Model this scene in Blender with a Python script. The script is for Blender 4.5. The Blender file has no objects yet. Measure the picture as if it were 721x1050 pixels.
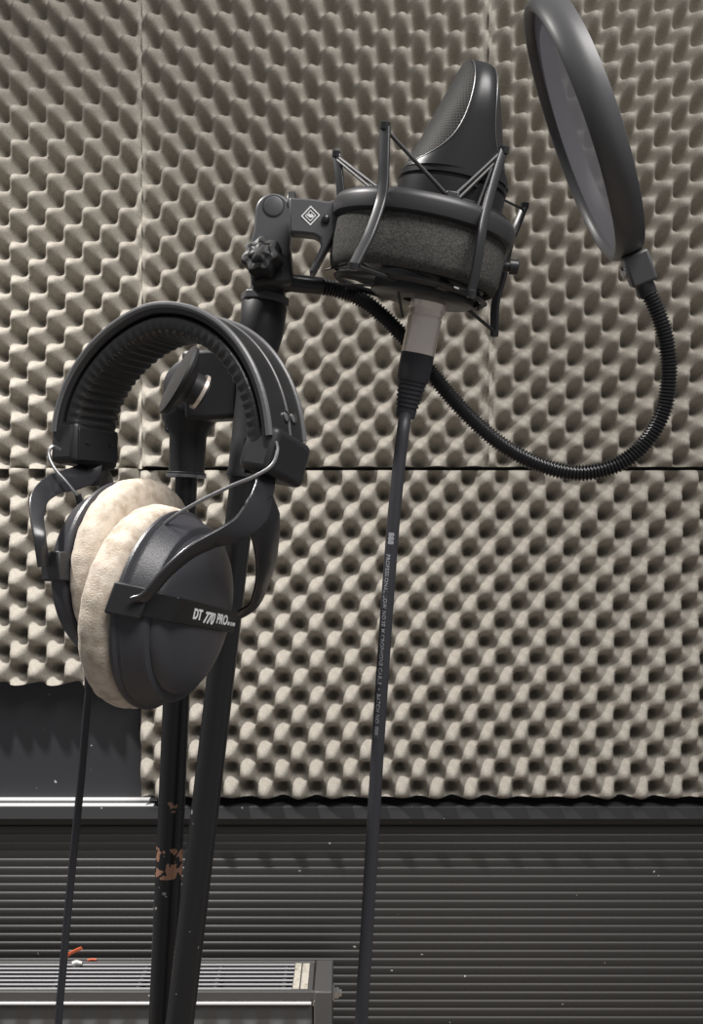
import bpy, math, random
import numpy as np
from mathutils import Vector as V, Matrix
PI = math.pi
random.seed(7)
C = bpy.context.scene.collection
F, CX, CY, CAMH = 850.0, 360.5, 525.0, 1.23        # focal length in pixels of a 721x1050 frame

def P(px, py, Y):
    """photo position at distance Y (metres) -> world point"""
    return V(((px - CX) / F * Y, Y, CAMH - (py - CY) / F * Y))

# ------------------------------------------------------------------ materials
def mat(name, col, rough=.5, metal=0.0, noise=None, bump=None, spec=.5, sheen=0, coat=0):
    m = bpy.data.materials.new(name); m.use_nodes = True
    nt = m.node_tree; b = nt.nodes['Principled BSDF']
    b.inputs['Base Color'].default_value = (*col, 1); b.inputs['Roughness'].default_value = rough
    b.inputs['Metallic'].default_value = metal; b.inputs['Specular IOR Level'].default_value = spec
    if sheen:
        b.inputs['Sheen Weight'].default_value = sheen; b.inputs['Sheen Roughness'].default_value = .4
    if coat:
        b.inputs['Coat Weight'].default_value = coat; b.inputs['Coat Roughness'].default_value = .15
    tc = nt.nodes.new('ShaderNodeTexCoord')
    if noise:                                   # (scale, second colour, lo, hi)
        sc, c2, lo, hi = noise
        n = nt.nodes.new('ShaderNodeTexNoise'); n.inputs['Scale'].default_value = sc; n.inputs['Detail'].default_value = 4
        r = nt.nodes.new('ShaderNodeValToRGB')
        r.color_ramp.elements[0].position = lo; r.color_ramp.elements[0].color = (*col, 1)
        r.color_ramp.elements[1].position = hi; r.color_ramp.elements[1].color = (*c2, 1)
        nt.links.new(tc.outputs['Object'], n.inputs['Vector']); nt.links.new(n.outputs['Fac'], r.inputs['Fac'])
        nt.links.new(r.outputs['Color'], b.inputs['Base Color'])
    if bump:                                    # (scale, strength, distance)
        n = nt.nodes.new('ShaderNodeTexNoise'); n.inputs['Scale'].default_value = bump[0]; n.inputs['Detail'].default_value = 3
        bp = nt.nodes.new('ShaderNodeBump'); bp.inputs['Strength'].default_value = bump[1]; bp.inputs['Distance'].default_value = bump[2]
        nt.links.new(tc.outputs['Object'], n.inputs['Vector']); nt.links.new(n.outputs['Fac'], bp.inputs['Height'])
        nt.links.new(bp.outputs['Normal'], b.inputs['Normal'])
    return m

def add_specks(m, scale, thr, col, mask_z=None, size=None):
    """small chips / dust: voronoi-free thresholded noise mixed over the base colour"""
    nt = m.node_tree; b = nt.nodes['Principled BSDF']
    tc = nt.nodes.new('ShaderNodeTexCoord')
    n = nt.nodes.new('ShaderNodeTexNoise'); n.inputs['Scale'].default_value = scale; n.inputs['Detail'].default_value = 2
    g = nt.nodes.new('ShaderNodeMath'); g.operation = 'GREATER_THAN'; g.inputs[1].default_value = thr
    nt.links.new(tc.outputs['Object'], n.inputs['Vector']); nt.links.new(n.outputs['Fac'], g.inputs[0])
    fac = g.outputs[0]
    if mask_z:
        s = nt.nodes.new('ShaderNodeSeparateXYZ'); nt.links.new(tc.outputs['Object'], s.inputs[0])
        for op, val in (('GREATER_THAN', mask_z[0]), ('LESS_THAN', mask_z[1])):
            k = nt.nodes.new('ShaderNodeMath'); k.operation = op; k.inputs[1].default_value = val
            nt.links.new(s.outputs['Z'], k.inputs[0])
            mu = nt.nodes.new('ShaderNodeMath'); mu.operation = 'MULTIPLY'
            nt.links.new(fac, mu.inputs[0]); nt.links.new(k.outputs[0], mu.inputs[1]); fac = mu.outputs[0]
    mx = nt.nodes.new('ShaderNodeMix'); mx.data_type = 'RGBA'
    src = b.inputs['Base Color']
    if src.is_linked: nt.links.new(src.links[0].from_socket, mx.inputs['A'])
    else: mx.inputs['A'].default_value = src.default_value
    mx.inputs['B'].default_value = (*col, 1)
    nt.links.new(fac, mx.inputs['Factor']); nt.links.new(mx.outputs['Result'], src)

M = {}
M['foam'] = mat('foam', (.30, .278, .243), .95, noise=(420, (.40, .373, .330), .35, .7), bump=(900, .5, .0012), spec=.1)
M['foam_pale'] = M['foam']
M['wall_black'] = mat('wall_black', (.028, .028, .032), .45)
add_specks(M['wall_black'], 95, .765, (.4, .4, .4))
M['ribs'] = mat('ribs', (.042, .041, .040), .48, spec=.5)
add_specks(M['ribs'], 85, .775, (.6, .58, .55))
M['trim'] = mat('trim', (.05, .05, .053), .38)
add_specks(M['trim'], 110, .76, (.5, .5, .5))
M['edge_glint'] = mat('pale_edge_glint', (.72, .72, .73), .4)  # pale colour standing in for lamp-lit edges on ledge and radiator
M['floor'] = mat('floor', (.30, .25, .21), .55, noise=(9, (.22, .18, .15), .4, .65))
M['paint'] = mat('black_paint', (.012, .012, .013), .32, spec=.5)
M['pole'] = mat('pole_paint', (.013, .013, .014), .3)
M['boom'] = mat('boom_paint', (.015, .015, .016), .3)
M['plastic'] = mat('black_plastic', (.02, .02, .022), .45, bump=(1500, .15, .0004))
M['cup'] = mat('cup_plastic', (.048, .048, .056), .36, bump=(1800, .35, .0004))
M['strip'] = mat('label_strip', (.010, .010, .011), .3)
M['leather'] = mat('leatherette', (.024, .024, .025), .33, bump=(600, .3, .0006))
M['lit_piping'] = mat('lit_piping', (.13, .13, .135), .36, bump=(500, .2, .0005))  # lighter than the leather: headband edge highlight put into the colour
M['metal_black'] = mat('black_metal', (.02, .02, .022), .28, metal=.0)
M['velour'] = mat('velour', (.66, .58, .49), .95, noise=(190, (.44, .36, .28), .42, .72), bump=(1300, .5, .0008), spec=.1, sheen=.25)
M['yoke'] = mat('yoke_metal', (.026, .026, .03), .3, coat=.3)
M['wire'] = mat('wire_grey', (.34, .34, .35), .3, metal=.85)
M['silver'] = mat('nickel', (.95, .84, .75), .33, metal=.6)
M['chrome'] = mat('chrome', (.6, .6, .6), .2, metal=1.0)
M['mount'] = mat('mount_grey', (.085, .085, .091), .42, metal=.2)
M['ring'] = mat('ring_grey', (.045, .045, .048), .42, metal=.2)
M['mount_dark'] = mat('mount_dark', (.028, .028, .03), .38)
M['bar'] = mat('bar_metal', (.045, .045, .048), .33, metal=.3)
M['felt'] = mat('felt', (.065, .063, .06), .95, noise=(700, (.12, .116, .11), .35, .7), bump=(1200, .5, .0008), spec=.1)
M['elastic'] = mat('elastic', (.035, .035, .036), .5)
M['mic'] = mat('mic_body', (.03, .03, .032), .36, metal=.3, bump=(2200, .1, .0003))
M['micrim_lit'] = mat('mic_rim_lit', (.20, .20, .205), .35, metal=.6)
M['rubber'] = mat('rubber', (.028, .028, .033), .5)
M['knob'] = mat('knob_plastic', (.014, .014, .015), .5, spec=.3)
M['cable'] = mat('cable', (.030, .030, .036), .5)
M['print'] = mat('cable_print', (.34, .35, .38), .6)
M['white'] = mat('white_print', (.85, .85, .85), .6)
M['goose'] = mat('gooseneck', (.02, .02, .022), .28, metal=.2)
M['hoop'] = mat('hoop', (.085, .085, .088), .4)
M['rad'] = mat('radiator_paint', (.095, .093, .092), .42)
add_specks(M['rad'], 100, .78, (.6, .58, .55))
M['radgrille_lit'] = mat('radiator_grille_lit', (.42, .42, .44), .4)  # slats painted pale: overhead lamp's highlights put into the colour
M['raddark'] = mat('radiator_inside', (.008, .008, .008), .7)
M['sticker'] = mat('sticker', (.62, .58, .50), .6, noise=(160, (.30, .27, .22), .5, .75))
M['orange'] = mat('orange_scrap', (.75, .16, .06), .5)
M['paper'] = mat('paper_scrap', (.8, .78, .76), .7)
zp = lambda y: CAMH - (y - CY) / F * .528
add_specks(M['pole'], 150, .50, (.36, .19, .125), mask_z=(zp(897), zp(866)))
add_specks(M['pole'], 170, .60, (.28, .16, .11), mask_z=(zp(829), zp(818)))
add_specks(M['pole'], 210, .655, (.33, .32, .30), mask_z=(zp(930), zp(900)))
add_specks(M['boom'], 210, .725, (.30, .29, .28), mask_z=(zp(1020), zp(780)))

# woven metal mesh of the microphone grille
def grille_mat():
    m = mat('mic_grille', (.02, .02, .02), .6, spec=.25); nt = m.node_tree; b = nt.nodes['Principled BSDF']
    uv = nt.nodes.new('ShaderNodeUVMap')
    br = nt.nodes.new('ShaderNodeTexBrick'); br.offset = .5
    br.inputs['Scale'].default_value = 1.0
    br.inputs['Color1'].default_value = (.010, .010, .010, 1); br.inputs['Color2'].default_value = (.012, .012, .012, 1)
    br.inputs['Mortar'].default_value = (.060, .058, .055, 1)
    br.inputs['Mortar Size'].default_value = .00028; br.inputs['Brick Width'].default_value = .0019; br.inputs['Row Height'].default_value = .0015
    nt.links.new(uv.outputs['UV'], br.inputs['Vector']); nt.links.new(br.outputs['Color'], b.inputs['Base Color'])
    bp = nt.nodes.new('ShaderNodeBump'); bp.inputs['Strength'].default_value = .6; bp.inputs['Distance'].default_value = .0006
    nt.links.new(br.outputs['Fac'], bp.inputs['Height']); nt.links.new(bp.outputs['Normal'], b.inputs['Normal'])
    return m
M['grille'] = grille_mat()

def screen_mat():
    m = mat('pop_screen', (.22, .22, .255), .9, spec=.15); nt = m.node_tree; b = nt.nodes['Principled BSDF']
    out = nt.nodes['Material Output']; tr = nt.nodes.new('ShaderNodeBsdfTransparent'); mx = nt.nodes.new('ShaderNodeMixShader')
    mx.inputs[0].default_value = .88
    nt.links.new(tr.outputs[0], mx.inputs[1]); nt.links.new(b.outputs[0], mx.inputs[2]); nt.links.new(mx.outputs[0], out.inputs['Surface'])
    return m
M['screen'] = screen_mat()

# ------------------------------------------------------------------ object helpers
def thing(name, label, cat, loc, group=None):
    o = bpy.data.objects.new(name, None); C.objects.link(o); o.location = loc; o.empty_display_size = .02
    o['label'] = label; o['category'] = cat
    if group: o['group'] = group
    return o

def root_loc(o):
    while o.parent: o = o.parent
    return V(o.location)

class MB:
    """collects geometry in world coordinates; build() links it as one mesh object"""
    def __init__(s): s.v = []; s.f = []; s.uv = None
    def add(s, vs, fs):
        o = len(s.v); s.v += [tuple(p) for p in vs]; s.f += [tuple(i + o for i in f) for f in fs]; return s
    def rings(s, rings, cap0=True, cap1=True, closed=False):
        n = len(rings[0]); vs = [p for r in rings for p in r]; fs = []
        m = len(rings)
        for i in range(m - 1 + (1 if closed else 0)):
            a, b = i * n, ((i + 1) % m) * n
            for j in range(n): fs.append((a + j, a + (j + 1) % n, b + (j + 1) % n, b + j))
        if not closed:
            if cap0: fs.append(tuple(reversed(range(n))))
            if cap1: fs.append(tuple((m - 1) * n + j for j in range(n)))
        return s.add(vs, fs)
    def grid(s, rows):
        n = len(rows[0]); vs = [p for r in rows for p in r]; fs = []
        for i in range(len(rows) - 1):
            for j in range(n - 1): fs.append((i * n + j, i * n + j + 1, (i + 1) * n + j + 1, (i + 1) * n + j))
        return s.add(vs, fs)
    def lathe(s, prof, org, axis, n=48, closed=False, ref=None):
        """prof: (distance along the axis, radius)"""
        a = V(axis).normalized(); u = perp(a) if ref is None else (V(ref) - a * V(ref).dot(a)).normalized(); w = a.cross(u)
        R = [[V(org) + a * t + (u * math.cos(2 * PI * j / n) + w * math.sin(2 * PI * j / n)) * max(r, 1e-5) for j in range(n)] for t, r in prof]
        return s.rings(R, closed=closed)
    def tube(s, pts, r, n=12, cap=True):
        pts = [V(p) for p in pts]; m = len(pts); R = []
        t0 = (pts[1] - pts[0]).normalized(); u = perp(t0)
        for i, p in enumerate(pts):
            t = (pts[min(i + 1, m - 1)] - pts[max(i - 1, 0)]).normalized()
            u = (u - t * u.dot(t)).normalized(); w = t.cross(u)
            rr = r[i] if isinstance(r, (list, tuple)) else r
            R.append([p + (u * math.cos(2 * PI * j / n) + w * math.sin(2 * PI * j / n)) * rr for j in range(n)])
        return s.rings(R, cap, cap)
    def box(s, c, ax, h):
        c = V(c); x, y, z = [V(a).normalized() * k for a, k in zip(ax, h)]
        vs = [c + x * i + y * j + z * k for i in (-1, 1) for j in (-1, 1) for k in (-1, 1)]
        fs = [(0, 1, 3, 2), (4, 6, 7, 5), (0, 4, 5, 1), (2, 3, 7, 6), (0, 2, 6, 4), (1, 5, 7, 3)]
        return s.add(vs, fs)
    def bx(s, x0, x1, y0, y1, z0, z1):
        return s.box(((x0 + x1) / 2, (y0 + y1) / 2, (z0 + z1) / 2), ((1, 0, 0), (0, 1, 0), (0, 0, 1)), ((x1 - x0) / 2, (y1 - y0) / 2, (z1 - z0) / 2))
    def prism(s, poly, th):
        """closed outline of world points, extruded along vector th"""
        n = len(poly); return s.rings([[V(p) for p in poly], [V(p) + V(th) for p in poly]])
    def sweep(s, pts, frames, sec):
        """sec(i) -> list of (a,b); frames[i] = (A,B)"""
        R = [[V(p) + fr[0] * a + fr[1] * b for a, b in sec(i)] for i, (p, fr) in enumerate(zip(pts, frames))]
        return s.rings(R)
    def build(s, name, m, parent=None, smooth=35, bevel=0, seg=2, label=None):
        off = root_loc(parent) if parent else V((0, 0, 0))
        me = bpy.data.meshes.new(name)
        me.from_pydata([(p[0] - off.x, p[1] - off.y, p[2] - off.z) for p in s.v], [], s.f)
        me.update()
        import bmesh
        bm = bmesh.new(); bm.from_mesh(me); bmesh.ops.recalc_face_normals(bm, faces=bm.faces); bm.to_mesh(me); bm.free()
        if smooth:
            me.polygons.foreach_set('use_smooth', [True] * len(me.polygons))
            me.set_sharp_from_angle(angle=math.radians(smooth))
        me.materials.append(m)
        o = bpy.data.objects.new(name, me); C.objects.link(o)
        if parent: o.parent = parent
        if bevel:
            md = o.modifiers.new('bevel', 'BEVEL'); md.width = bevel; md.segments = seg; md.limit_method = 'ANGLE'; md.angle_limit = math.radians(40)
        if label: o['label'] = label
        return o

def perp(a):
    a = V(a).normalized(); r = V((0, 0, 1)) if abs(a.z) < .9 else V((1, 0, 0))
    return (r - a * r.dot(a)).normalized()

def smooth_path(pts, per=8):
    pts = [V(p) for p in pts]; out = []; n = len(pts)
    for i in range(n - 1):
        p0 = pts[i - 1] if i else pts[0] * 2 - pts[1]; p1, p2 = pts[i], pts[i + 1]; p3 = pts[i + 2] if i + 2 < n else p2 * 2 - p1
        for k in range(per):
            t = k / per
            out.append(.5 * ((2 * p1) + (p2 - p0) * t + (2 * p0 - 5 * p1 + 4 * p2 - p3) * t * t + (3 * p1 - p0 - 3 * p2 + p3) * t ** 3))
    out.append(pts[-1]); return out

def resample(pts, step):
    d = [0]
    for a, b in zip(pts, pts[1:]): d.append(d[-1] + (b - a).length)
    n = max(2, int(d[-1] / step)); out = []; j = 0
    for i in range(n + 1):
        s = d[-1] * i / n
        while j < len(d) - 2 and d[j + 1] < s: j += 1
        t = (s - d[j]) / max(1e-9, d[j + 1] - d[j]); out.append(pts[j].lerp(pts[j + 1], min(1, t)))
    return out

def round_rect(w, h, r, n=4):
    out = []
    for cx, cy, a0 in ((w - r, h - r, 0), (-w + r, h - r, PI / 2), (-w + r, -h + r, PI), (w - r, -h + r, 1.5 * PI)):
        for k in range(n + 1):
            a = a0 + PI / 2 * k / n; out.append((cx + r * math.cos(a), cy + r * math.sin(a)))
    return out

def structure(o): o['kind'] = 'structure'; return o

def text_geo(txt, size, extrude=0.0, offset=0.0, shear=0.0, spacing=1.0):
    cu = bpy.data.curves.new('lettering_source', 'FONT'); cu.body = txt; cu.size = size; cu.extrude = extrude; cu.offset = offset
    cu.shear = shear; cu.space_character = spacing; cu.resolution_u = 4
    ob = bpy.data.objects.new('lettering_source', cu); C.objects.link(ob)
    dg = bpy.context.evaluated_depsgraph_get(); me = bpy.data.meshes.new_from_object(ob.evaluated_get(dg))
    vs = [tuple(v.co) for v in me.vertices]; fs = [tuple(p.vertices) for p in me.polygons]
    bpy.data.objects.remove(ob); bpy.data.curves.remove(cu); bpy.data.meshes.remove(me)
    return vs, fs

# ------------------------------------------------------------------ room
YW = 1.225                                            # face of the back wall
Z = lambda py, Y: CAMH - (py - CY) / F * Y
X = lambda px, Y: (px - CX) / F * Y
ledge_z = Z(819, YW)
structure(MB().bx(-1.6, 1.6, YW, YW + .08, ledge_z - .02, 2.6).build('wall_back', M['wall_black'], smooth=0))
structure(MB().bx(-1.6, 1.6, -1.0, YW + .08, -.05, 0).build('floor', M['floor'], smooth=0))
led = MB().bx(-1.6, 1.6, YW - .033, YW + .01, ledge_z - .0185, ledge_z)
structure(led.build('trim_1', M['trim'], smooth=0, bevel=.0012))
edge = MB().bx(-1.6, -.285, YW - .0325, YW - .0225, ledge_z, ledge_z + .0016); edge.bx(-1.6, -.285, YW - .010, YW, ledge_z, ledge_z + .0022)  # pale strips added for the bright lit lines on the ledge top
structure(edge.build('trim_glint', M['edge_glint'], smooth=0, bevel=.0004))
# ribbed cladding below the ledge: saw-tooth ribs with rounded noses
pit = .01222; prof = []; zz = ledge_z - .0245; YR = YW - .008
prof.append((YR + .0026, ledge_z - .0185)); prof.append((YR + .0026, zz))
while zz > .02:
    for t, d in ((0, .0022), (.07, .0007), (.16, .0001), (.32, 0.0), (.9, .0018), (1.0, .0022)):
        prof.append((YR + d, zz - pit * t))
    zz -= pit
prof += [(YR + .0026, 0)]
rows = [[(x, y, z) for y, z in prof] for x in (-1.6, 1.6)]
rb = MB().grid(rows); rb.bx(-1.6, 1.6, YW, YW + .08, 0, ledge_z - .02)
structure(rb.build('wall_lower', M['ribs'], smooth=50))

# ------------------------------------------------------------------ acoustic foam
def foam(label, x0, x1, z0, z1, per_h, per_v, pit_px, amp=0.052, base=.008, seed=0, full=1.2):
    res = .0034
    nx = int((x1 - x0) / res); nz = int((z1 - z0) / res)
    px, pz = X(pit_px[0], 1.2), Z(pit_px[1], 1.2)
    xs = np.linspace(x0, x1, nx + 1); zs = np.linspace(z0, z1, nz + 1)
    rng = np.random.RandomState(seed)
    gx, gz = np.meshgrid(xs, zs)
    wx = gx + .0012 * np.sin(gz * 31 + seed) ; wz = gz + .0012 * np.sin(gx * 27 + 2 * seed)
    u = -np.cos(2 * PI * (wx - px) / per_h) * np.cos(2 * PI * (wz - pz) / per_v)
    h = .5 + .5 * u
    h = 1 - (1 - h) ** full
    H = base + amp * h + .0006 * rng.randn(*h.shape) * .5
    ee = .75 * np.exp(-(np.minimum(gx - x0, x1 - gx) / .007) ** 2); H = H * (1 - ee) + ee * .040
    edge = np.minimum.reduce([gx - x0, x1 - gx, gz - z0, z1 - gz]); H -= .0012 * np.exp(-edge / .002)
    co = np.stack([gx, YW - .0005 - H, gz], -1).reshape(-1, 3)
    n1 = nx + 1
    idx = np.arange((nx + 1) * (nz + 1)).reshape(nz + 1, nx + 1)
    f = np.stack([idx[:-1, :-1], idx[:-1, 1:], idx[1:, 1:], idx[1:, :-1]], -1).reshape(-1, 4).tolist()
    border = np.concatenate([idx[0, :], idx[1:, -1], idx[-1, -2::-1], idx[-2:0, 0]])
    back = co[border].copy(); back[:, 1] = YW - .0005
    nb = len(border); o = len(co)
    f += [(int(border[(i + 1) % nb]), int(border[i]), o + i, o + (i + 1) % nb) for i in range(nb)]
    f.append(tuple(o + i for i in range(nb)))
    m = MB(); m.v = [tuple(p) for p in np.concatenate([co, back]).tolist()]; m.f = f
    ob = m.build('acoustic_foam_panel', M['foam'], smooth=60)
    ob['label'] = label; ob['category'] = 'foam panel'; ob['group'] = 'egg crate foam panels on the wall'
    return ob
zu = Z(478.5, 1.19); zl = Z(482.5, 1.19); xs1 = X(146.5, 1.19); xs2 = X(500.5, 1.19)
foam('taupe egg crate foam panel at upper left, behind the headband of the headphones', xs1 - .5, xs1, zu - .0035, zu + .72, .0520, .0490, (41.7, 156), seed=1)
foam('taupe egg crate foam panel in the upper middle, behind the microphone and its shock mount', xs1, xs2, zu, zu + .72, .0510, .0487, (193.7, 81), seed=2)
foam('taupe egg crate foam panel at upper right, behind the round pop filter', xs2, xs2 + .5, zu, zu + .72, .0505, .0484, (623, 27), seed=3)
foam('short egg crate foam panel at lower left, cut off above a bare black board', xs1 - .6, xs1 - .002, Z(702, 1.18), zl + .0025, .0520, .0520, (5, 594), amp=.052, base=.007, seed=4, full=1.5)
foam('wide egg crate foam panel below the black gap, resting over the black ledge', xs1 - .0015, xs1 + .93, Z(818.5, 1.18), zl, .0486, .0522, (600, 584), amp=.052, base=.007, seed=5, full=1.5)

# ------------------------------------------------------------------ radiator
rz = Z(985, 1.17); ry0, ry1 = 1.094, 1.172; rx1 = X(341, 1.11); rx0 = -1.0
rad = thing('radiator', 'low black panel radiator with slotted top grille against the ribbed wall', 'radiator', ((rx0 + rx1) / 2, 1.13, .0))
xg1 = X(301, 1.13); xe = X(323, 1.13)
fr = MB()
fr.bx(rx0, rx1, ry0, ry0 + .006, rz - .012, rz)              # front rail of the top frame
fr.bx(rx0, rx1, ry1 - .006, ry1, rz - .03, rz)
fr.bx(xg1, xe - .0016, ry0 + .006, ry1 - .006, rz - .010, rz - .001)
fr.build('top_frame', M['rad'], rad, smooth=30, bevel=.0012)
ec = MB(); ec.bx(xe, rx1, ry0 - .001, ry1, .10, rz + .0005); ec.build('end_panel', M['rad'], rad, smooth=30, bevel=.002)
MB().bx(xe - .0016, xe, ry0 + .002, ry1 - .002, rz - .02, rz + .0012).build('end_seam', M['chrome'], rad)
sl = MB(); ns = 7
for i in range(ns):
    y = ry0 + .010 + (ry1 - ry0 - .020) * i / (ns - 1)
    sl.bx(rx0, xg1, y - .0019, y + .0019, rz - .0018, rz - .001)
sl.build('top_grille', M['radgrille_lit'], rad, smooth=30, bevel=.0003)
for cx in (292, 223, 145, 60, -40):
    x = X(cx, 1.13); MB().bx(x - .0022, x + .0022, ry0 + .006, ry1 - .006, rz - .014, rz - .0035).build('cross_bar', M['rad'], rad)
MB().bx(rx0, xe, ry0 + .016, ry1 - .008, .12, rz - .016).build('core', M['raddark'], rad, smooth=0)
# pressed front panel: flat top with vertical flutes further down
pf = [] ; zt = rz - .013
x = rx0; cols = []
fl = .0355; ph = X(284, ry0)
xsf = np.linspace(rx0, xe - .002, 520)
zsf = [zt, zt - .003, zt - .0275, zt - .0300, zt - .034, zt - .040, zt - .2, .16, .14]
rows = []
for k, z in enumerate(zsf):
    a = 0 if k < 3 else (.5 if k == 3 else (.85 if k == 4 else 1)); a = 0 if k >= 7 else a
    rows.append([(xx, ry0 + .005 - .0045 * a * (max(0, math.cos(2 * PI * (xx - ph) / fl) + .25) / 1.25) ** .5, z) for xx in xsf])
fp = MB().grid(rows); fp.bx(rx0, xe - .002, ry0 + .0051, ry0 + .016, .14, zt)
fp.build('front_panel', M['rad'], rad, smooth=50)
MB().bx(rx0, xe - .003, ry0 - .0022, ry0 + .006, rz - .0165, rz - .0135).build('panel_lip', M['edge_glint'], rad, bevel=.0008)  # lip coloured pale to carry the lamp's highlight
st = MB(); 
for a, b in ((301.5, 308), (309.5, 316.5)): st.bx(X(a, 1.13), X(b, 1.13), ry0 + .008, ry1 - .008, rz - .001, rz - .0004)
st.build('sticker', M['sticker'], rad, smooth=0, label='pale worn sticker')
bz = Z(1018, 1.13); bl = MB()
bl.lathe([(0, .011), (.003, .011), (.0032, .0075), (.009, .0075), (.0095, .005), (.013, .005)], (rx1 - .001, 1.13, bz), (1, 0, 0), 6)
bl.build('blanking_plug', M['chrome'], rad, label='small bright metal plug')
for xx in (-.75, -.2):
    MB().bx(xx - .02, xx + .02, ry0 + .02, ry1 - .01, 0, .13).build('foot', M['rad'], rad, bevel=.002)

# scraps lying on the radiator
def scrap(name, label, pts, w, th, m, up):
    pts = smooth_path(pts, 6); frs = []
    for i in range(len(pts)):
        t = (pts[min(i + 1, len(pts) - 1)] - pts[max(i - 1, 0)]).normalized(); a = (V(up) - t * V(up).dot(t)).normalized(); frs.append((a, t.cross(a)))
    mb = MB().sweep(pts, frs, lambda i: round_rect(w, th, th * .6, 2))
    o = mb.build(name, m); o['label'] = label; o['category'] = 'scrap'; return o
Ys = ry1 - .004
scrap('orange_strip', 'curled bright orange strip standing up at the back of the radiator top', [P(66, 983.5, Ys), P(70, 979, Ys), P(76, 975.5, Ys), P(84, 972, Ys)], .0026, .0007, M['orange'], (0, -.3, 1))
scrap('paper_scrap', 'crumpled white paper scrap on the radiator top beside the headphone cord', [P(74.5, 989.5, Ys - .010), P(78, 988, Ys - .008), P(82.5, 989, Ys - .006)], .0055, .0022, M['paper'], (0, -.6, 1))
scrap('orange_scrap', 'tiny orange scrap lying on the radiator back edge right of the white scrap', [P(90, 985, Ys), P(94, 984, Ys), P(99, 984.3, Ys)], .0022, .0009, M['orange'], (0, -.6, 1))

# ------------------------------------------------------------------ microphone stand
def along(p0, p1, t): return V(p0).lerp(V(p1), t)
uT = P(191.5, 480, .525); uB = P(166, 1050, .530); ud = (uT - uB).normalized()
base_pt = uB + ud * ((0.012 - uB.z) / ud.z)
stand = thing('microphone_stand', 'worn black microphone stand with its boom arm folded down beside the post', 'stand', (base_pt.x, base_pt.y, 0))
MB().lathe([(0, .128), (.006, .13), (.012, .128), (.018, .11), (.022, .03), (.04, .022), (.045, .0165), (.06, .0165)], (base_pt.x, base_pt.y, 0), (0, 0, 1), 64).build('base', M['paint'], stand)
pJ = uB + (uT - uB) * .70
pt = MB().tube([base_pt, pJ], .0084, 32); pt.build('lower_tube', M['pole'], stand)
MB().tube([pJ, uT + ud * .004], .0070, 28).build('upper_tube', M['paint'], stand)
MB().lathe([(-.02, .0088), (-.018, .0108), (.012, .0108), (.016, .0092), (.02, .0088)], pJ, ud, 32).build('height_collar', M['plastic'], stand)
bT = P(272, 305, .500); bB = P(184.5, 1050, .494); bd = (bT - bB).normalized()
MB().tube([bB - bd * .06, P(250.4, 489, .499)], .0083, 32).build('boom_arm', M['boom'], stand)
MB().lathe([(0, .009), (.001, .0107), (.004, .0107), (.005, .0102), (.075, .0108), (.088, .0132), (.105, .0138), (.107, .0125)], P(250.3, 491, .499), bd, 40).build('boom_sleeve', M['plastic'], stand)
MB().lathe([(0, .0125), (.001, .0146), (.0052, .0146), (.0058, .0136), (.0058, .010), (.016, .0098)], bT - bd * .0045, bd, 8, ref=(1, -1, 0)).build('locking_nut', M['mount'], stand, bevel=.0004)
# clutch that clamps boom to post
uc = uT + ud * .052
socket = MB().lathe([(-.006, .0095), (-.0055, .0122), (-.003, .0122), (-.0025, .0112), (.020, .0116), (.024, .0135), (.031, .0172), (.038, .0182), (.042, .0165)], uT, ud, 40)
socket.build('socket', M['plastic'], stand)
MB().lathe([(-.0062, .0115), (-.0058, .0126), (-.0042, .0126), (-.0038, .0115)], uT, ud, 40, closed=True).build('socket_ring', M['wire'], stand)
kc = P(194, 392, .503); kn = V((-.80, -.50, .30)).normalized()
yk = MB(); 
sh = uT + ud * .024
side = V((1, 0, 0.06)).normalized()
yk.prism([sh - side * .0155 + V((0, -.004, .014)), sh - side * .014 + V((0, -.006, 0)), sh - side * .004 + V((0, -.006, -.007)), sh + side * .006 + V((0, -.006, -.007)), sh + side * .0155 + V((0, -.006, .004)), sh + side * .019 + V((0, -.004, .02)), sh + side * .0, ], (0, .014, 0))
yk.build('clutch_yoke', M['metal_black'], stand, bevel=.0015)
cb = MB(); cb.box(P(218, 396, .512), ((1, 0, 0.05), (0, 1, 0), (-.05, 0, 1)), (.0165, .010, .0215)); cb.build('clutch_block', M['plastic'], stand, bevel=.003)
MB().lathe([(-.012, .0165), (-.004, .0172), (.001, .0165), (.002, .012)], P(193, 394, .508), (-.25, -.95, .15), 40).build('clutch_disc', M['plastic'], stand, bevel=.001)
knob = MB().lathe([(-.014, .009), (-.005, .0095), (-.0022, .016), (.0008, .0215), (.0026, .0220), (.0038, .0212), (.0044, .012), (.0045, 0)], P(187, 392, .477), V((-.80, -.37, .42)).normalized(), 48)
ko = knob.build('clutch_knob', M['plastic'], stand)
MB().lathe([(-.0125, 0), (-.0125, .0108), (-.0105, .0108), (-.0105, 0)], P(187, 392, .477), V((-.80, -.37, .42)).normalized(), 32).build('washer', M['silver'], ko)

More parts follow.
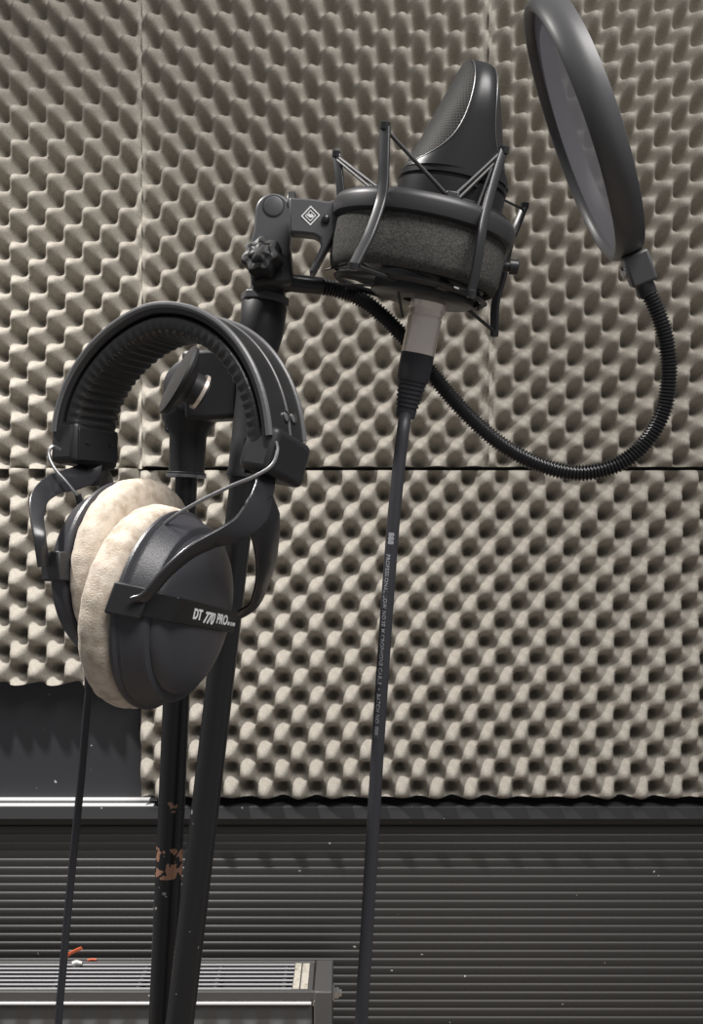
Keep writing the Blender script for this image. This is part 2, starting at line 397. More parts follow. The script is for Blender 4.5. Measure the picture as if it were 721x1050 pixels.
# ------------------------------------------------------------------ shock mount
am = V((.195, -.12, .973)).normalized()
M0 = P(441.5, 300, .463)                               # underside of the microphone on its axis
rc = P(433, 236, .462)                                 # centre of the outer ring
r1 = V((1, 0, 0)); r1 = (r1 - am * r1.dot(am)).normalized(); r2 = am.cross(r1)      # r2 points away from the viewer
def RP(az, r, h):                                      # azimuth 0 = right, -90 = towards viewer
    a = math.radians(az); return rc + (r1 * math.cos(a) + r2 * math.sin(a)) * r + am * h
mount = thing('shock_mount', 'grey elastic shock mount basket on the boom, holding the microphone', 'shock mount', tuple(bT + V((0, 0, .006))))
ring = MB().lathe([(.0075, .0500), (.0083, .0485), (.0082, .0455), (.007, .0445), (-.003, .0445), (-.0035, .0475), (-.002, .0505), (.004, .0515)], rc, am, 96, closed=True)
ring.build('outer_ring', M['ring'], mount, smooth=50)
band = MB().lathe([(-.003, .0475), (-.012, .0482), (-.024, .0478), (-.0285, .0465), (-.0295, .0445), (-.0285, .0425), (-.012, .0430), (-.003, .0430)], rc, am, 96, closed=True)
band.build('felt_band', M['felt'], mount, smooth=50, label='rough dark grey felt band')
def strip(path, w, th, m, name, facing, parent=mount, per=8):
    pts = smooth_path(path, per); frs = []
    for i in range(len(pts)):
        t = (pts[min(i + 1, len(pts) - 1)] - pts[max(i - 1, 0)]).normalized(); nrm = V(facing); nrm = (nrm - t * nrm.dot(t)).normalized(); frs.append((t.cross(nrm), nrm))
    return MB().sweep(pts, frs, lambda i: round_rect(w / 2, th / 2, th * .35, 2)).build(name, m, parent, smooth=50)
Yf = .410
strip([P(395, 131, .416), P(394, 165, .4145), P(393, 192, .4135), P(389, 212, .4115), P(379, 240, .404), P(370, 258, .397), P(363, 272, .391)], .0058, .0024, M['bar'], 'bar', (-.45, -.9, .1))
strip([P(345, 158, .492), P(348, 180, .489), P(350, 204, .488), P(350, 226, .489), P(345, 252, .492)], .0052, .0022, M['bar'], 'bar', (-.3, -.95, .1))
strip([P(516, 155, .433), P(506, 187, .426), P(496, 226, .418), P(493, 246, .416), P(489, 272, .417), P(483, 300, .420)], .0052, .0024, M['bar'], 'bar', (.5, -.85, .1))
strip([P(537, 213, .498), P(530, 231, .497), P(522, 252, .494), P(515, 285, .496), P(508, 312, .498), P(507, 341, .500)], .0056, .0026, M['bar'], 'bar', (-.5, -.6, .6))
# rubber tips
for p in (P(395, 129, .416), P(345, 158, .492), P(517, 154, .433), P(538, 211, .498), P(362.5, 273, .391), P(483, 301, .420), P(507, 342, .500)):
    MB().lathe([(-.0022, .0012), (-.0016, .0026), (.0016, .0026), (.0022, .0012)], p, (0.1, -.3, 1), 16).build('bar_tip', M['bar'], mount)
lug = P(463, 207, .425)
hub = MB().lathe([(0, .0335), (.001, .035), (.006, .035), (.007, .0335)], M0 + am * .0435, am, 64, closed=False)
hubR = MB().lathe([(.0405, .0306), (.0405, .0335), (.0420, .0340), (.0445, .0335), (.0445, .0306)], M0, am, 64, closed=True)
hubR.build('inner_ring', M['mount_dark'], mount)
MB().box(lug, ((1, 0, -.15), (0, 1, 0), (.15, 0, 1)), (.0035, .004, .0045)).build('cord_lug', M['mount_dark'], mount, bevel=.001)
def cord(a, b, r=.00105, sag=0):
    MB().tube([a, V(a).lerp(V(b), .5) + V((0, 0, -sag)), b], r, 8).build('elastic_cord', M['elastic'], mount)
cord(P(396, 133, .416), P(461, 203, .425)); cord(P(347, 161, .491), P(407, 207, .455))
cord(P(346, 164, .491), P(405, 213, .455)); cord(P(515, 155, .432), P(467, 200, .4235)); cord(P(515, 160, .433), P(470, 204, .4235))
cord(P(504, 172, .428), P(486, 222, .421), .0007); cord(P(486, 190, .426), P(535, 214, .497), .0007)
# lower suspension
bc = P(431, 288, .462)
lr = MB().lathe([(.0018, .0420), (0, .0440), (-.0018, .0420), (0, .0400)], rc - am * .0335, am, 72, closed=True); lr.build('lower_ring', M['mount_dark'], mount)
hb = MB().lathe([(.006, .020), (.0055, .0275), (0, .0295), (-.0045, .0290), (-.006, .0265), (-.0062, .0102), (.006, .0102)], M0 - am * .0005 + V((-.004, 0, 0.0015)), am, 64, closed=True)
hb.build('suspension_hub', M['mount_dark'], mount, smooth=40)
for az in (15, 105, 195, 285):
    MB().tube([M0 + (r1 * math.cos(math.radians(az)) + r2 * math.sin(math.radians(az))) * .027, RP(az, .042, -.0335)], .0024, 10).build('hub_spoke', M['mount_dark'], mount)
hz = M0 - am * .003
cord(P(363, 272, .391), P(408, 288, .440)); cord(P(483, 300, .420), P(455, 292, .436)); cord(P(507, 340, .500), P(478, 316, .470)); cord(P(345, 252, .492), P(405, 291, .478))
cord(P(333, 277, .468), P(366, 268, .452), .0006); cord(P(345, 291, .470), P(405, 294, .455), .0007)
cord(P(408, 297, .445), P(413, 325, .4555), .0008)
# side screw right
MB().lathe([(0, .0028), (.003, .0028), (.0031, .0042), (.0075, .0042), (.008, .0032)], P(517, 273, .462), (1, -.1, -.12), 20).build('side_screw', M['mount_dark'], mount)
# bracket with the printed emblem
yb = .455
poly = [(296, 202), (318, 203), (337, 206), (345, 203), (352, 207), (352, 226), (345, 236), (340, 246), (322, 279.5), (316.5, 279), (329, 252), (328, 244), (322, 240.5), (310, 239), (297, 238)]
MB().prism([P(a, b, yb) for a, b in poly], (0, .010, 0)).build('bracket', M['mount'], mount, bevel=.0012, smooth=30)
em = MB(); ec_ = P(318.5, 221, yb - .0003); ex = V((.96, 0, .05)); ey = V((.02, 0, 1.0)); k = yb / F
def frame(r0, r1_):
    o = [ec_ + (ex * c + ey * s_) * (r0 * k) for c, s_ in ((1, 0), (0, 1), (-1, 0), (0, -1))]; i = [ec_ + (ex * c + ey * s_) * (r1_ * k) for c, s_ in ((1, 0), (0, 1), (-1, 0), (0, -1))]
    em.add(o + i, [(j, (j + 1) % 4, 4 + (j + 1) % 4, 4 + j) for j in range(4)])
frame(10.2, 8.6); frame(5.9, 4.8)
for q in (-2.6, 0, 2.6):
    p0 = ec_ + (ex * (q - 1.9) + ey * (q * .0 + 1.9)) * k * 1.0; p1 = ec_ + (ex * (q * .6 + 2.0) + ey * (-2.0)) * k
    d_ = (ex * .45 + ey * .45) * k; em.add([p0 - d_, p0 + d_, p1 + d_, p1 - d_], [(0, 1, 2, 3)])
em.build('emblem', M['white'], mount, smooth=0, label='white printed diamond emblem')
MB().lathe([(0, .0022), (.0015, .0022), (.002, .0014)], P(334, 225, yb - .0002), (0, -1, 0), 16).build('bracket_screw', M['metal_black'], mount)
# swivel joint: flat arm with a round end
sy = .472; ang = [PI * t / 20 for t in range(21)]
top = [(280.5 + 19 * math.cos(a), 216 - 18.5 * math.sin(a)) for a in ang]
outl = [(299.5, 216)] + top[1:-1] + [(261.5, 216), (260, 235), (256, 250), (257, 262), (296, 262), (298, 240)]
MB().prism([P(a, b, sy) for a, b in outl], (0, .016, 0)).build('swivel_arm', M['mount'], mount, bevel=.0014, smooth=30)
MB().lathe([(0, .0056), (.0007, .0056), (.0009, .0050), (.0009, 0)], P(280.5, 211.5, sy + .0001), (0, -1, 0), 32).build('pivot_disc', M['mount'], mount)
MB().lathe([(-.0005, .0060), (.0003, .0063), (.0003, .0058), (-.0005, .0056)], P(280.5, 211.5, sy), (0, -1, 0), 32, closed=True).build('pivot_groove', M['mount_dark'], mount)
MB().lathe([(-.002, .0103), (.0025, .0103)], P(299, 216, sy + .010), (1, 0, 0), 32).build('pivot_washer', M['mount_dark'], mount, bevel=.0006)
# thread adapter down onto the boom
MB().lathe([(0, .0098), (.028, .0098), (.03, .0085)], P(275, 300, .492), bd, 32).build('thread_adapter', M['mount_dark'], mount)

# ------------------------------------------------------------------ pop filter
pop = thing('pop_filter', 'round pop filter on a black gooseneck, leaning at the right of the microphone', 'pop filter', tuple(P(278, 295, .487)))
clampb = MB(); clampb.box(P(279, 275, .4845), ((1, 0, .1), (0, 1, 0), (-.1, 0, 1)), (.0120, .0115, .0125)); clampb.build('clamp', M['plastic'], pop, bevel=.002)
star = []
kc2 = P(268.5, 263, .468); kd = V((-.25, -.93, .28)).normalized(); ku = perp(kd); kw = kd.cross(ku)
N = 84
def starring(r, t): return [kc2 + kd * t + (ku * math.cos(2 * PI * j / N) + kw * math.sin(2 * PI * j / N)) * r * 1.16 * (1 + .10 * math.cos(7 * 2 * PI * j / N)) for j in range(N)]
sk = MB().rings([starring(.0085, -.006), starring(.0093, -.005), starring(.0096, .001), starring(.0086, .0035), starring(.006, .0042), starring(.0055, .0038), starring(.0046, .0052), starring(.002, .0058)])
sk.build('clamp_knob', M['knob'], pop, smooth=50)
MB().tube([P(268.5, 263, .470), P(273, 267, .484)], .0045, 16).build('clamp_screw', M['metal_black'], pop)
g0 = P(297, 290, .486)
MB().tube([P(292, 289.5, .486), g0, P(329, 293.5, .492)], .0052, 24).build('gooseneck_ferrule', M['metal_black'], pop)
gp = [P(328, 293.4, .492), P(345, 297, .496), P(365, 304, .499), P(388, 320, .501), P(415, 347, .503), P(445, 386, .505), P(478, 424, .506), P(515, 456, .506), P(555, 477, .505), P(597, 485, .503), P(636, 475, .501), P(664, 451, .499), P(681, 418, .498), P(686, 380, .497), P(682, 345, .496), P(672, 315, .496), P(660, 291, .496)]
gpath = resample(smooth_path(gp, 12), .00052)
rad_ = [.0045 + .00055 * (1 if (i % 4) in (1, 2) else -1) for i in range(len(gpath))]
MB().tube(gpath, rad_, 14).build('gooseneck', M['goose'], pop, smooth=60)
pc = P(585.2, 142.8, .498); pn = V((-.905, .239, -.352)).normalized()
hoop = MB().lathe([(0, .0765), (.001, .0755), (.0008, .0735), (-.001, .0722), (-.003, .0716), (-.013, .0716), (-.0155, .0730), (-.0160, .0755), (-.0155, .0772), (-.011, .0790), (-.0065, .0792), (-.002, .0778)], pc, pn, 128, closed=True)
hoop.build('hoop', M['hoop'], pop, smooth=40)
for tt in (-.0045,):
    sc = MB().lathe([(tt, .0718), (tt + .0001, .04), (tt + .0001, .0001)], pc, pn, 96); sc.f = sc.f[:-2]; sc.build('mesh_screen', M['screen'], pop)
cl = P(655, 275, .4935); cdir = (P(660, 291, .496) - P(650, 262, .492)).normalized()
cw = (pn - cdir * pn.dot(cdir)).normalized()
MB().box(cl, (cdir, cw, cdir.cross(cw)), (.0095, .0075, .0062)).build('hoop_clip', M['hoop'], pop, bevel=.0016)
MB().tube([cl + cdir * .008, cl + cdir * .017], .0056, 20).build('gooseneck_tip', M['metal_black'], pop)
MB().lathe([(0, .0024), (.002, .0024), (.0022, .0035), (.004, .0035)], cl + cw * .006 - cdir * .001, cw, 16).build('clip_screw', M['chrome'], pop)

# ------------------------------------------------------------------ microphone
mic = thing('microphone', 'black wedge-headed condenser microphone with fine mesh grille, suspended in the shock mount', 'microphone', tuple(M0))
s_ = V((.22, -.975, 0)); s_ = (s_ - am * s_.dot(am)).normalized(); f_ = am.cross(s_); f_ = f_ if f_.x < 0 else -f_
def MP(h, s, f): return M0 + am * h + s_ * s + f_ * f
bprof = [(0, .012), (.0005, .024), (.003, .0285), (.006, .0298), (.0548, .0298), (.0552, .0287), (.0566, .0287), (.0570, .0300), (.060, .0300)]
bodyb = MB().lathe(bprof, M0, am, 96)
H0, H1 = .060, .1215
def tt(h): q = (h - H0) / (H1 - H0); return .0300 - .0215 * q ** .95
def aa(h):
    if h < .086: return .0300
    q = (h - .086) / (H1 - .086); return .0300 * max(0, 1 - q ** 2.4) ** (1 / 2.4)
def ww(h): return .0058 + .0255 * math.exp(-(h - H0) / .0112)
def shape(h, f, a, t): return a * max(0.0, 1 - (abs(f) / t) ** 2.15) ** (1 / 2.15)
hs = [H0 + (H1 - H0) * (1 - (1 - q / 70) ** 1.5) for q in range(71)]
for sg in (1, -1):
    rows = []
    for h in hs:
        t, a, w = tt(h), aa(h), min(ww(h), tt(h)); rows.append([])
        for j in range(25):
            f = -w * math.cos(PI * j / 24); rows[-1].append(MP(h, sg * shape(h, f, a, t), f))
    bodyb.grid(rows)
bodyb.build('body', M['mic'], mic, smooth=40)
for sg in (1, -1):
    rows, uvs = [], []
    for h in hs:
        t, a, w = tt(h), aa(h), ww(h)
        if w >= t * .985: continue
        k = 1 - .00045 / max(t, .004); row = []; ur = []
        sb = shape(h, w, a, t)
        for j in range(41):
            s = sb * math.cos(PI * j / 40)
            f = t * max(0.0, 1 - (abs(s) / max(a, 1e-6)) ** 2.15) ** (1 / 2.15) if a > 1e-5 else w
            row.append(MP(h, s * .99, sg * (f - .0007))); ur.append((s - a * 0, h))
        rows.append(row); uvs += ur
    g = MB().grid(rows); o = g.build('grille', M['grille'], mic, smooth=60, label='fine dark wire mesh grille')
    ul = o.data.uv_layers.new(name='UVMap')
    # arc length across the face keeps the weave even on the curved front
    arcs = []
    for row in rows:
        acc = [0]
        for p, q in zip(row, row[1:]): acc.append(acc[-1] + (q - p).length)
        arcs += [x - acc[-1] / 2 for x in acc]
    for lp in o.data.loops: ul.data[lp.index].uv = (arcs[lp.vertex_index] + .1, uvs[lp.vertex_index][1])
    # lip round the grille opening, its edge highlight put into the pale colour
    for e in (0, 40):
        pth = []
        for h in hs:
            t, a, w = tt(h), aa(h), ww(h)
            if w >= t * .985: continue
            pth.append(MP(h, (1 if e == 0 else -1) * shape(h, w, a, t), sg * w))
        MB().tube(pth, .00030, 8).build('grille_lip', M['micrim_lit'], mic)
MB().lathe([(-.010, .0094), (-.009, .0100), (-.001, .0100), (.001, .012)], M0, am, 32).build('connector_socket', M['silver'], mic, label='nickel connector socket')

# ------------------------------------------------------------------ microphone cable
cab = thing('microphone_cable', 'black cable plugged in under the microphone, hanging straight down with small grey print', 'cable', tuple(M0 - am * .05))
Q0 = M0 - am * .0035
ca = -am
MB().lathe([(.004, .0094), (.0095, .0094), (.0098, .0088), (.0105, .0088), (.0108, .0095), (.031, .0095), (.0315, .0085)], Q0, ca, 48).build('connector_shell', M['silver'], cab, label='bright nickel connector shell')
bootp = [(.030, .0088), (.0305, .0094), (.034, .0094), (.045, .0092), (.0465, .0088), (.0468, .0082)]
t = .047; r = .0081
for i in range(6):
    bootp += [(t, r), (t + .0016, r), (t + .0017, r - .0008), (t + .0024, r - .0008)]; t += .0025; r -= .00032
bootp += [(t, r - .0002), (t + .005, r - .0006), (t + .0055, .0052)]
MB().lathe(bootp, Q0, ca, 40).build('strain_relief', M['rubber'], cab, smooth=30)
ge = Q0 + ca * (t + .003)
ph_ = MB()
cp = [ge, P(414, 437, .4625), P(410, 470, .462), P(404, 530, .461), P(398.5, 600, .460), P(393, 680, .459), P(387.5, 765, .458), P(382.5, 850, .456), P(376, 960, .454), P(370.5, 1050, .452), P(362, 1250, .455), V((-.04, .47, .30)), V((-.06, .49, .08)), V((-.10, .50, .012)), V((-.2, .45, .0045)), V((-.32, .42, .0045))]
cpath = resample(smooth_path(cp, 14), .004)
MB().tube(cpath, .0036, 20).build('cord', M['cable'], cab)
# printed lettering wrapped on the cord
def cable_text(txt, y0, height, phi0, weight=0.0):
    i0 = min(range(len(cpath)), key=lambda i: abs((CY - F * (cpath[i].z - CAMH) / cpath[i].y) - y0))
    vs, fs = text_geo(txt, height, spacing=1.05, offset=weight)
    # subdivide none: letters are tiny; map x along the cord, y round it
    out = []; s0 = i0 * 1.0; step = (cpath[1] - cpath[0]).length
    for x, y, _ in vs:
        q = s0 + x / step; i = min(int(q), len(cpath) - 2); p = cpath[i].lerp(cpath[i + 1], q - i); tdir = (cpath[i + 1] - cpath[i]).normalized()
        view = (V((0, 0, CAMH)) - p); view = (view - tdir * view.dot(tdir)).normalized(); sd = tdir.cross(view)
        if sd.x < 0: sd = -sd
        a = phi0 + (y - height * .35) / .0036
        out.append(p + (view * math.cos(a) + sd * math.sin(a)) * .00366)
    ph_.add(out, fs)
cable_text('888', 545, .0042, -.15, .00018)
cable_text('PROFESSIONAL LOW NOISE MICROPHONE CABLE  \u2022  BATCH NO. 0001', 566, .00305, -.38, .00003)
ph_.build('lettering', M['print'], cab, smooth=0, label='small grey printed lettering')

# ------------------------------------------------------------------ headphones
e1 = V((.908, -.418, 0)).normalized(); zv = V((0, 0, 1)); bv = V((.418, .908, 0)).normalized()
cR = P(171, 624.2, .400); aR = V((.947, -.291, -.133)).normalized()
cL = P(130.5, 588, .432); aL = V((.935, -.352, .02)).normalized()
hp = thing('headphones', 'black closed headphones with pale velour ear pads hanging on the stand clutch', 'headphones', tuple(P(190, 335, .425)))
sR = P(283, 466, .402); sL = P(88, 456, .452)
bcn = (sR + sL) / 2; Rm = (sR - sL).length / 2; e1 = (sR - sL); e1.z = 0; e1.normalize(); bv = V((-e1.y, e1.x, 0))
top_z = Z(332, .425)
def bandpt(q):                                        # q: 0 = left slider, 1 = right slider
    ph = PI * (1 - q); base = sL.z + (sR.z - sL.z) * q
    c, s = math.cos(ph), math.sin(ph)
    return V((bcn.x, bcn.y, 0)) + e1 * (Rm * math.copysign(abs(c) ** (1.22 if c < 0 else 1.0), c)) + zv * (base + (top_z - base) * s ** .95)
NB = 220
bpts = [bandpt(.5 - .5 * math.cos(PI * (i + .0) / NB)) if 0 else bandpt(i / NB) for i in range(NB + 1)]
bpts = resample(bpts, .0009); nb = len(bpts)
bfr = []
for i in range(nb):
    t = (bpts[min(i + 1, nb - 1)] - bpts[max(i - 1, 0)]).normalized(); bfr.append((bv, bv.cross(t) if bv.cross(t).dot(zv) > 0 or True else 0))
# outward normals
for i in range(nb):
    n_ = bfr[i][1]
    if n_.dot(bpts[i] - V((bcn.x, bcn.y, bcn.z))) < 0: n_ = -n_
    bfr[i] = (bv, n_)
def shell_sec(i): return [(a, b + .0042) for a, b in round_rect(.0172, .0022, .0018, 4)]
headband = MB().sweep(bpts, bfr, shell_sec).build('headband', M['leather'], hp, smooth=50)
def pad_sec(i):
    e = min(i, nb - 1 - i) / 18.0; rp = .5 + .5 * math.cos(2 * PI * i / 5.6 + .8 * math.sin(i * .13)); rp *= min(1, e)
    out = []
    for k_ in range(28):
        a = 2 * PI * k_ / 28; x, y = math.cos(a), math.sin(a)
        sx = .0168 * math.copysign(abs(x) ** .55, x); sy_ = .0056 * math.copysign(abs(y) ** .62, y)
        d = rp * .0016 if sy_ < .002 else 0
        out.append((sx * (1 - d * 22 * (1 if sy_ < .003 else 0)), sy_ * (1 - d * 120) - .0032))
    return out
MB().sweep(bpts, bfr, pad_sec).build('headband_pad', M['leather'], hp, smooth=60)
for off in (-.0168, .0168, .0030):
    ps = [p + fr[0] * off + fr[1] * .0062 for p, fr in zip(bpts[6:-6:3], bfr[6:-6:3])]
    MB().tube(ps, .0017 if off != .003 else .0009, 10).build('lit_piping', M['lit_piping'], headband)
for off, ii in ((.0005, nb - 20), (.0075, nb - 20)):
    MB().lathe([(0, .0028), (.001, .0028), (.0018, .0016)], bpts[ii] + bv * off + bfr[ii][1] * .0064, bfr[ii][1], 16).build('snap_button', M['chrome'], hp, label='small bright snap button')
def slider(c, sg):
    t_ = V((0, 0, 1)); tilt = e1 * .12 * sg + zv
    b = MB(); b.box(c - zv * .001, (e1 - zv * (.18 if sg > 0 else 0), bv - zv * (.22 if sg > 0 else .08), zv + e1 * (.18 if sg > 0 else 0) + bv * (.22 if sg > 0 else .08)), (.0088, .0175, .0112)); o = b.build('slider_block', M['plastic'], hp, bevel=.0034, seg=3)
    MB().box(c - zv * .001 + e1 * (-.0088 * sg), (e1, bv, zv), (.0006, .0150, .0085)).build('slider_cover', M['metal_black'], o, bevel=.0005)
    for db in (-.009, .009):
        MB().lathe([(0, .0011), (.0006, .0011), (.0008, .0006)], c - e1 * (sg * .0094) + bv * db, -e1 * sg, 12).build('screw', M['metal_black'], o)
slider(sR, 1); slider(sL, -1)

gap = (cR - cL).dot(((aR + aL) / 2).normalized())
padT = gap / 2 - .0004
def cup(c, a, sg, alpha, name_tag):
    """c: centre of the rim between pad and shell, a: outward axis of the shell"""
    ref = V((aR.x, aR.y, 0)).normalized(); b0 = V((-ref.y, ref.x, 0))
    b = (b0 - a * b0.dot(a)).normalized(); u = (zv - a * zv.dot(a)); u = (u - b * u.dot(b)).normalized()
    d = (b * math.cos(alpha) - u * math.sin(alpha)).normalized(); u2 = (u * math.cos(alpha) + b * math.sin(alpha)).normalized()
    sh = MB().lathe([(0, .030), (-.0006, .0455), (.0002, .0478), (.0018, .0480), (.0026, .0470), (.0030, .0462), (.0042, .0460), (.0050, .0452), (.0125, .0425), (.0136, .0415), (.0142, .0398), (.0142, .0)], c, a, 112)
    so = sh.build('ear_cup', M['cup'], hp, smooth=28)
    dm = [(.0128, .0385), (.0146, .0385)]
    for q in range(1, 15): dm.append((.0146 + .0072 * math.sin(PI / 2 * q / 14), .0383 * math.cos(PI / 2 * q / 14) ** .62 if q < 14 else .0))
    MB().lathe(dm, c, a, 96).build('cap', M['cup'], so, smooth=35)
    # velour pad: a fat ring
    pr = []
    for q in range(40):
        th = 2 * PI * q / 40; x, y = math.cos(th), math.sin(th)
        pr.append((-padT / 2 + (padT / 2) * math.copysign(abs(y) ** .7, y), .0385 + .0108 * math.copysign(abs(x) ** .75, x)))
    ang_n = 140; rings = []; uu = perp(a); wv = a.cross(uu)
    for j in range(ang_n):
        th = 2 * PI * j / ang_n; dr = uu * math.cos(th) + wv * math.sin(th)
        wob = .0002 * math.sin(23 * th + 1) + .00012 * math.sin(41 * th)
        rings.append([c + a * t_ + dr * (r_ + wob * (1 if r_ > .0385 else 0)) for t_, r_ in pr])
    MB().rings(rings, closed=True).build('ear_pad', M['velour'], hp, smooth=60, label='pale beige velour ear pad')
    MB().lathe([(-padT * .25, .031), (-padT * .25 - .0005, .0)], c, a, 48).build('driver_cover', M['raddark'], so)
    # pivots and label strip
    for q in (-1, 1):
        pb = MB(); pb.box(c + a * .0062 + d * (q * .0458), (d + a * (.35 * q), u2 + a * .12, a - d * (.35 * q)), (.0044, .0070, .0078)); pb.build('pivot_block', M['plastic'], hp, bevel=.0009)
    stp = MB()
    sec = [(-.0335, .0216), (-.0325, .0226), (.0325, .0226), (.0345, .0216), (.0345, .0196), (-.0335, .0196)]
    hw = .0056
    stp.prism([c + d * x + a * y - u2 * hw for x, y in sec], u2 * (2 * hw))
    leg1 = [(-.0335, .0222), (-.0475, .0105), (-.0475, .0060), (-.030, .0125), (-.0325, .0200)]
    stp.prism([c + d * x + a * y - u2 * (hw * .97) for x, y in leg1], u2 * (2 * hw * .97))
    stp.prism([c - d * x + a * y - u2 * (hw * .97) for x, y in leg1][::-1], u2 * (2 * hw * .97))
    lab = stp.build('label_strip', M['strip'], hp, smooth=20, bevel=.0004)
    return d, u2, b, u, so, lab
dR, u2R, bR, uR, cupR, labR = cup(cR, aR, 1, math.radians(12), 'R')
dL, u2L, bL, uL, cupL, labL = cup(cL, -aL, -1, math.radians(8), 'L')
# lettering on the visible strip
tx = MB()
def put(txt, size, s0, v0, off, shear=0):
    vs, fs = text_geo(txt, size, extrude=.00006, offset=off, shear=shear); mx = max(v[0] for v in vs)
    tx.add([cR + dR * (s0 + x) + u2R * (v0 + y) + aR * (.02270 + z) for x, y, z in vs], fs); return s0 + mx
e_ = put('DT', .0066, -.0165, -.0022, .00022); e_ = put('770', .0076, e_ + .0022, -.0032, .00022, .28); e_ = put('PRO', .0066, e_ + .0022, -.0022, .0002); put('80 OHM', .0026, e_ + .0007, -.0022, .00002)
tx.build('lettering', M['white'], labR, smooth=0, label='white model lettering')

def plate(path, widths, facing, name='yoke_arm', th=.0017, per=8):
    """flat stamped metal arm: path points, half widths and the way the flat side looks at each point"""
    pts = smooth_path(path, per); m_ = len(pts); frs, ws = [], []
    for i in range(m_):
        q = i / (m_ - 1) * (len(path) - 1); k_ = min(int(q), len(path) - 2); r_ = q - k_
        t_ = (pts[min(i + 1, m_ - 1)] - pts[max(i - 1, 0)]).normalized()
        n_ = V(facing[k_]).lerp(V(facing[k_ + 1]), r_); n_ = (n_ - t_ * n_.dot(t_)).normalized()
        frs.append((t_.cross(n_), n_)); ws.append(widths[k_] * (1 - r_) + widths[k_ + 1] * r_)
    return MB().sweep(pts, frs, lambda i: round_rect(ws[i], th / 2, th * .3, 2)).build(name, M['yoke'], hp, smooth=50)
pvR = cR + aR * .0085; pvL = cL - aL * .0085
nr, fr_ = pvR - dR * .0500, pvR + dR * .0500
fa = (.62, -.55, -.55); fb = (.75, -.65, .1)
plate([nr + aR * .002, P(150, 611, .350), P(172, 586, .352), P(197, 565, .357), P(222, 552, .364), P(246, 541, .373), P(263, 523, .382), P(270, 505, .388), P(274, 484, .396)],
      [.0030, .0032, .0034, .0040, .0050, .0066, .0072, .0062, .0060], [fa, fa, fa, fa, fa, (.7, -.6, -.3), fb, fb, fb])
plate([P(269, 514, .386), P(272, 537, .394), P(274, 560, .404), P(273, 582, .416), P(268, 602, .428), P(259, 621, .438), fr_ + aR * .002],
      [.0074, .0100, .0086, .0074, .0062, .0048, .0036], [fb, (.7, -.7, 0), (.7, -.7, 0), (.7, -.7, 0), (.75, -.65, 0), (.8, -.6, -.1), (.85, -.5, -.1)])
nl, fl_ = pvL - dL * .0505, pvL + dL * .0505
fc = (.35, -.90, .15)
plate([nl - aL * .002, P(41, 553, .386), P(38, 530, .392), P(41, 510, .402), P(56, 497, .418), P(76, 491, .434), P(90, 484, .447), P(94, 470, .452)],
      [.0028, .0028, .0032, .0044, .0056, .0062, .0064, .0062], [(.5, -.8, 0), (.5, -.8, 0), (.5, -.8, 0), fc, fc, fc, fc, fc])
plate([P(90, 487, .447), P(104, 489, .458), P(112, 505, .474), P(110, 535, .482), P(108, 565, .484), fl_ - aL * .002],
      [.0062, .0062, .0050, .0042, .0036, .0030], [fc, fc, (.8, -.3, 0), (.9, 0, 0), (.9, 0, 0), (.9, 0, 0)])
# thin bare wires that jump from slider to cup
MB().tube(smooth_path([P(283, 452, .386), P(284.5, 462, .383), P(279, 477, .380), P(262, 488, .378), P(238, 498, .377), P(205, 514, .378), P(178, 530, .379), P(165, 542, .380), P(160.5, 556, .381)], 8), .00085, 10).build('jumper_wire', M['wire'], hp, label='thin bare grey jumper wire')
MB().tube(smooth_path([P(62, 461, .425), P(54, 458, .422), P(50, 466, .420), P(56, 480, .418), P(68, 494, .418), P(79, 508, .419), P(81, 514, .420)], 8), .00085, 10).build('jumper_wire', M['wire'], hp, label='thin bare grey jumper wire')
for p, q in ((P(160.5, 552, .381), P(162, 562, .382)), (P(80, 507, .419), P(82, 516, .4205))):
    MB().tube([p, q], .0016, 12).build('wire_grommet', M['plastic'], hp)
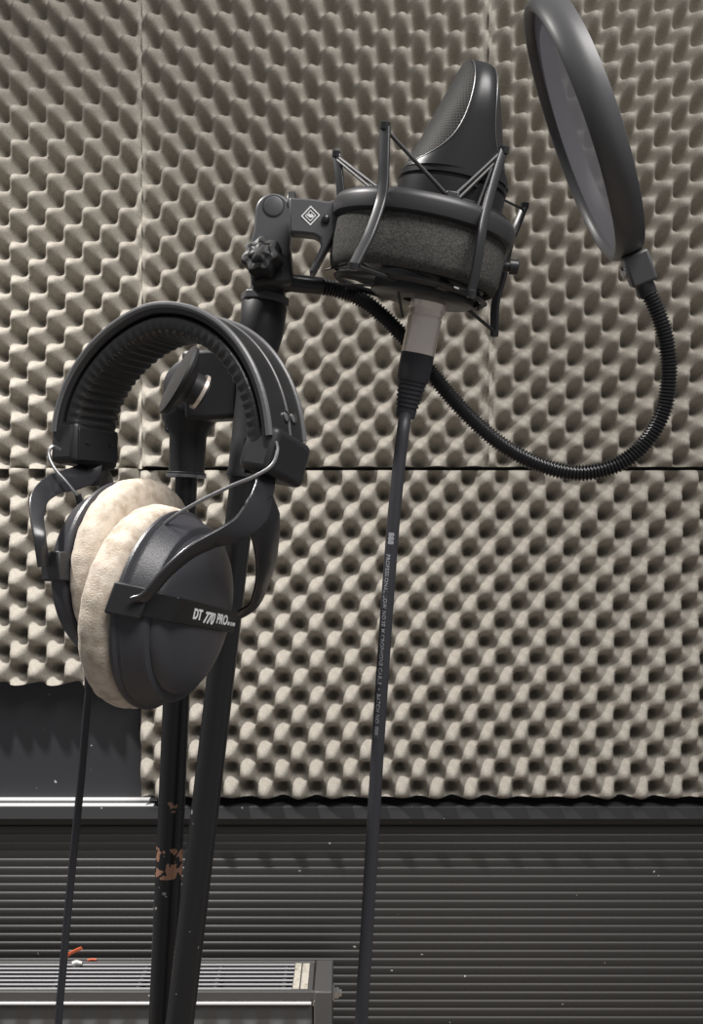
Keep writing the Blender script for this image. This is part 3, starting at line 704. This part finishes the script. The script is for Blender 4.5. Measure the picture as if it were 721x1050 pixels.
# cord leaving the far cup
c0 = P(92, 700, .437)
hc = [c0 + V((.001, 0, .012)), c0, P(88, 740, .438), P(83, 800, .438), P(77, 860, .439), P(70, 930, .440), P(64, 1000, .440), P(60, 1050, .440), P(54, 1200, .44), V((-.17, .45, .3)), V((-.19, .45, .06)), V((-.24, .42, .006)), V((-.32, .34, .003)), V((-.40, .24, .003))]
MB().tube(resample(smooth_path(hc, 12), .006), .0020, 16).build('cord', M['cable'], hp)
MB().tube([c0 + V((.0015, 0, .016)), c0 + V((0, 0, -.003))], [.0040, .0028], 16).build('cord_boot', M['rubber'], hp)

# ------------------------------------------------------------------ light, camera, world
def look(o, p, q): o.location = p; o.rotation_euler = (V(q) - V(p)).to_track_quat('-Z', 'Y').to_euler()
sp = bpy.data.lights.new('ceiling_spot', 'SPOT'); sp.energy = 150; sp.spot_size = math.radians(92); sp.spot_blend = 1.0; sp.shadow_soft_size = .04; sp.color = (1, .965, .925)
so = bpy.data.objects.new('ceiling_spot', sp); C.objects.link(so); look(so, (-.76, .57, CAMH + 1.06), (-.45, .85, CAMH - .50))
ar = bpy.data.lights.new('room_light', 'AREA'); ar.energy = 36; ar.shape = 'RECTANGLE'; ar.size = 1.0; ar.size_y = .6; ar.color = (1, .97, .94)
ao = bpy.data.objects.new('room_light', ar); C.objects.link(ao); look(ao, (.60, -.30, CAMH + 1.3), (.25, 1.2, CAMH - .05))
w = bpy.data.worlds.new('world'); bpy.context.scene.world = w; w.use_nodes = True
w.node_tree.nodes['Background'].inputs[0].default_value = (.95, .97, 1, 1); w.node_tree.nodes['Background'].inputs[1].default_value = .2
cam = bpy.data.cameras.new('camera'); cam.sensor_fit = 'VERTICAL'; cam.sensor_height = 24; cam.lens = F / 1050 * 24; cam.clip_start = .02
co = bpy.data.objects.new('camera', cam); C.objects.link(co); co.location = (0, 0, CAMH); co.rotation_euler = (PI / 2, 0, 0)
S = bpy.context.scene; S.camera = co
S.view_settings.view_transform = 'Standard'; S.view_settings.look = 'None'; S.view_settings.exposure = 0; S.view_settings.gamma = 1; S.view_settings.use_curve_mapping = False
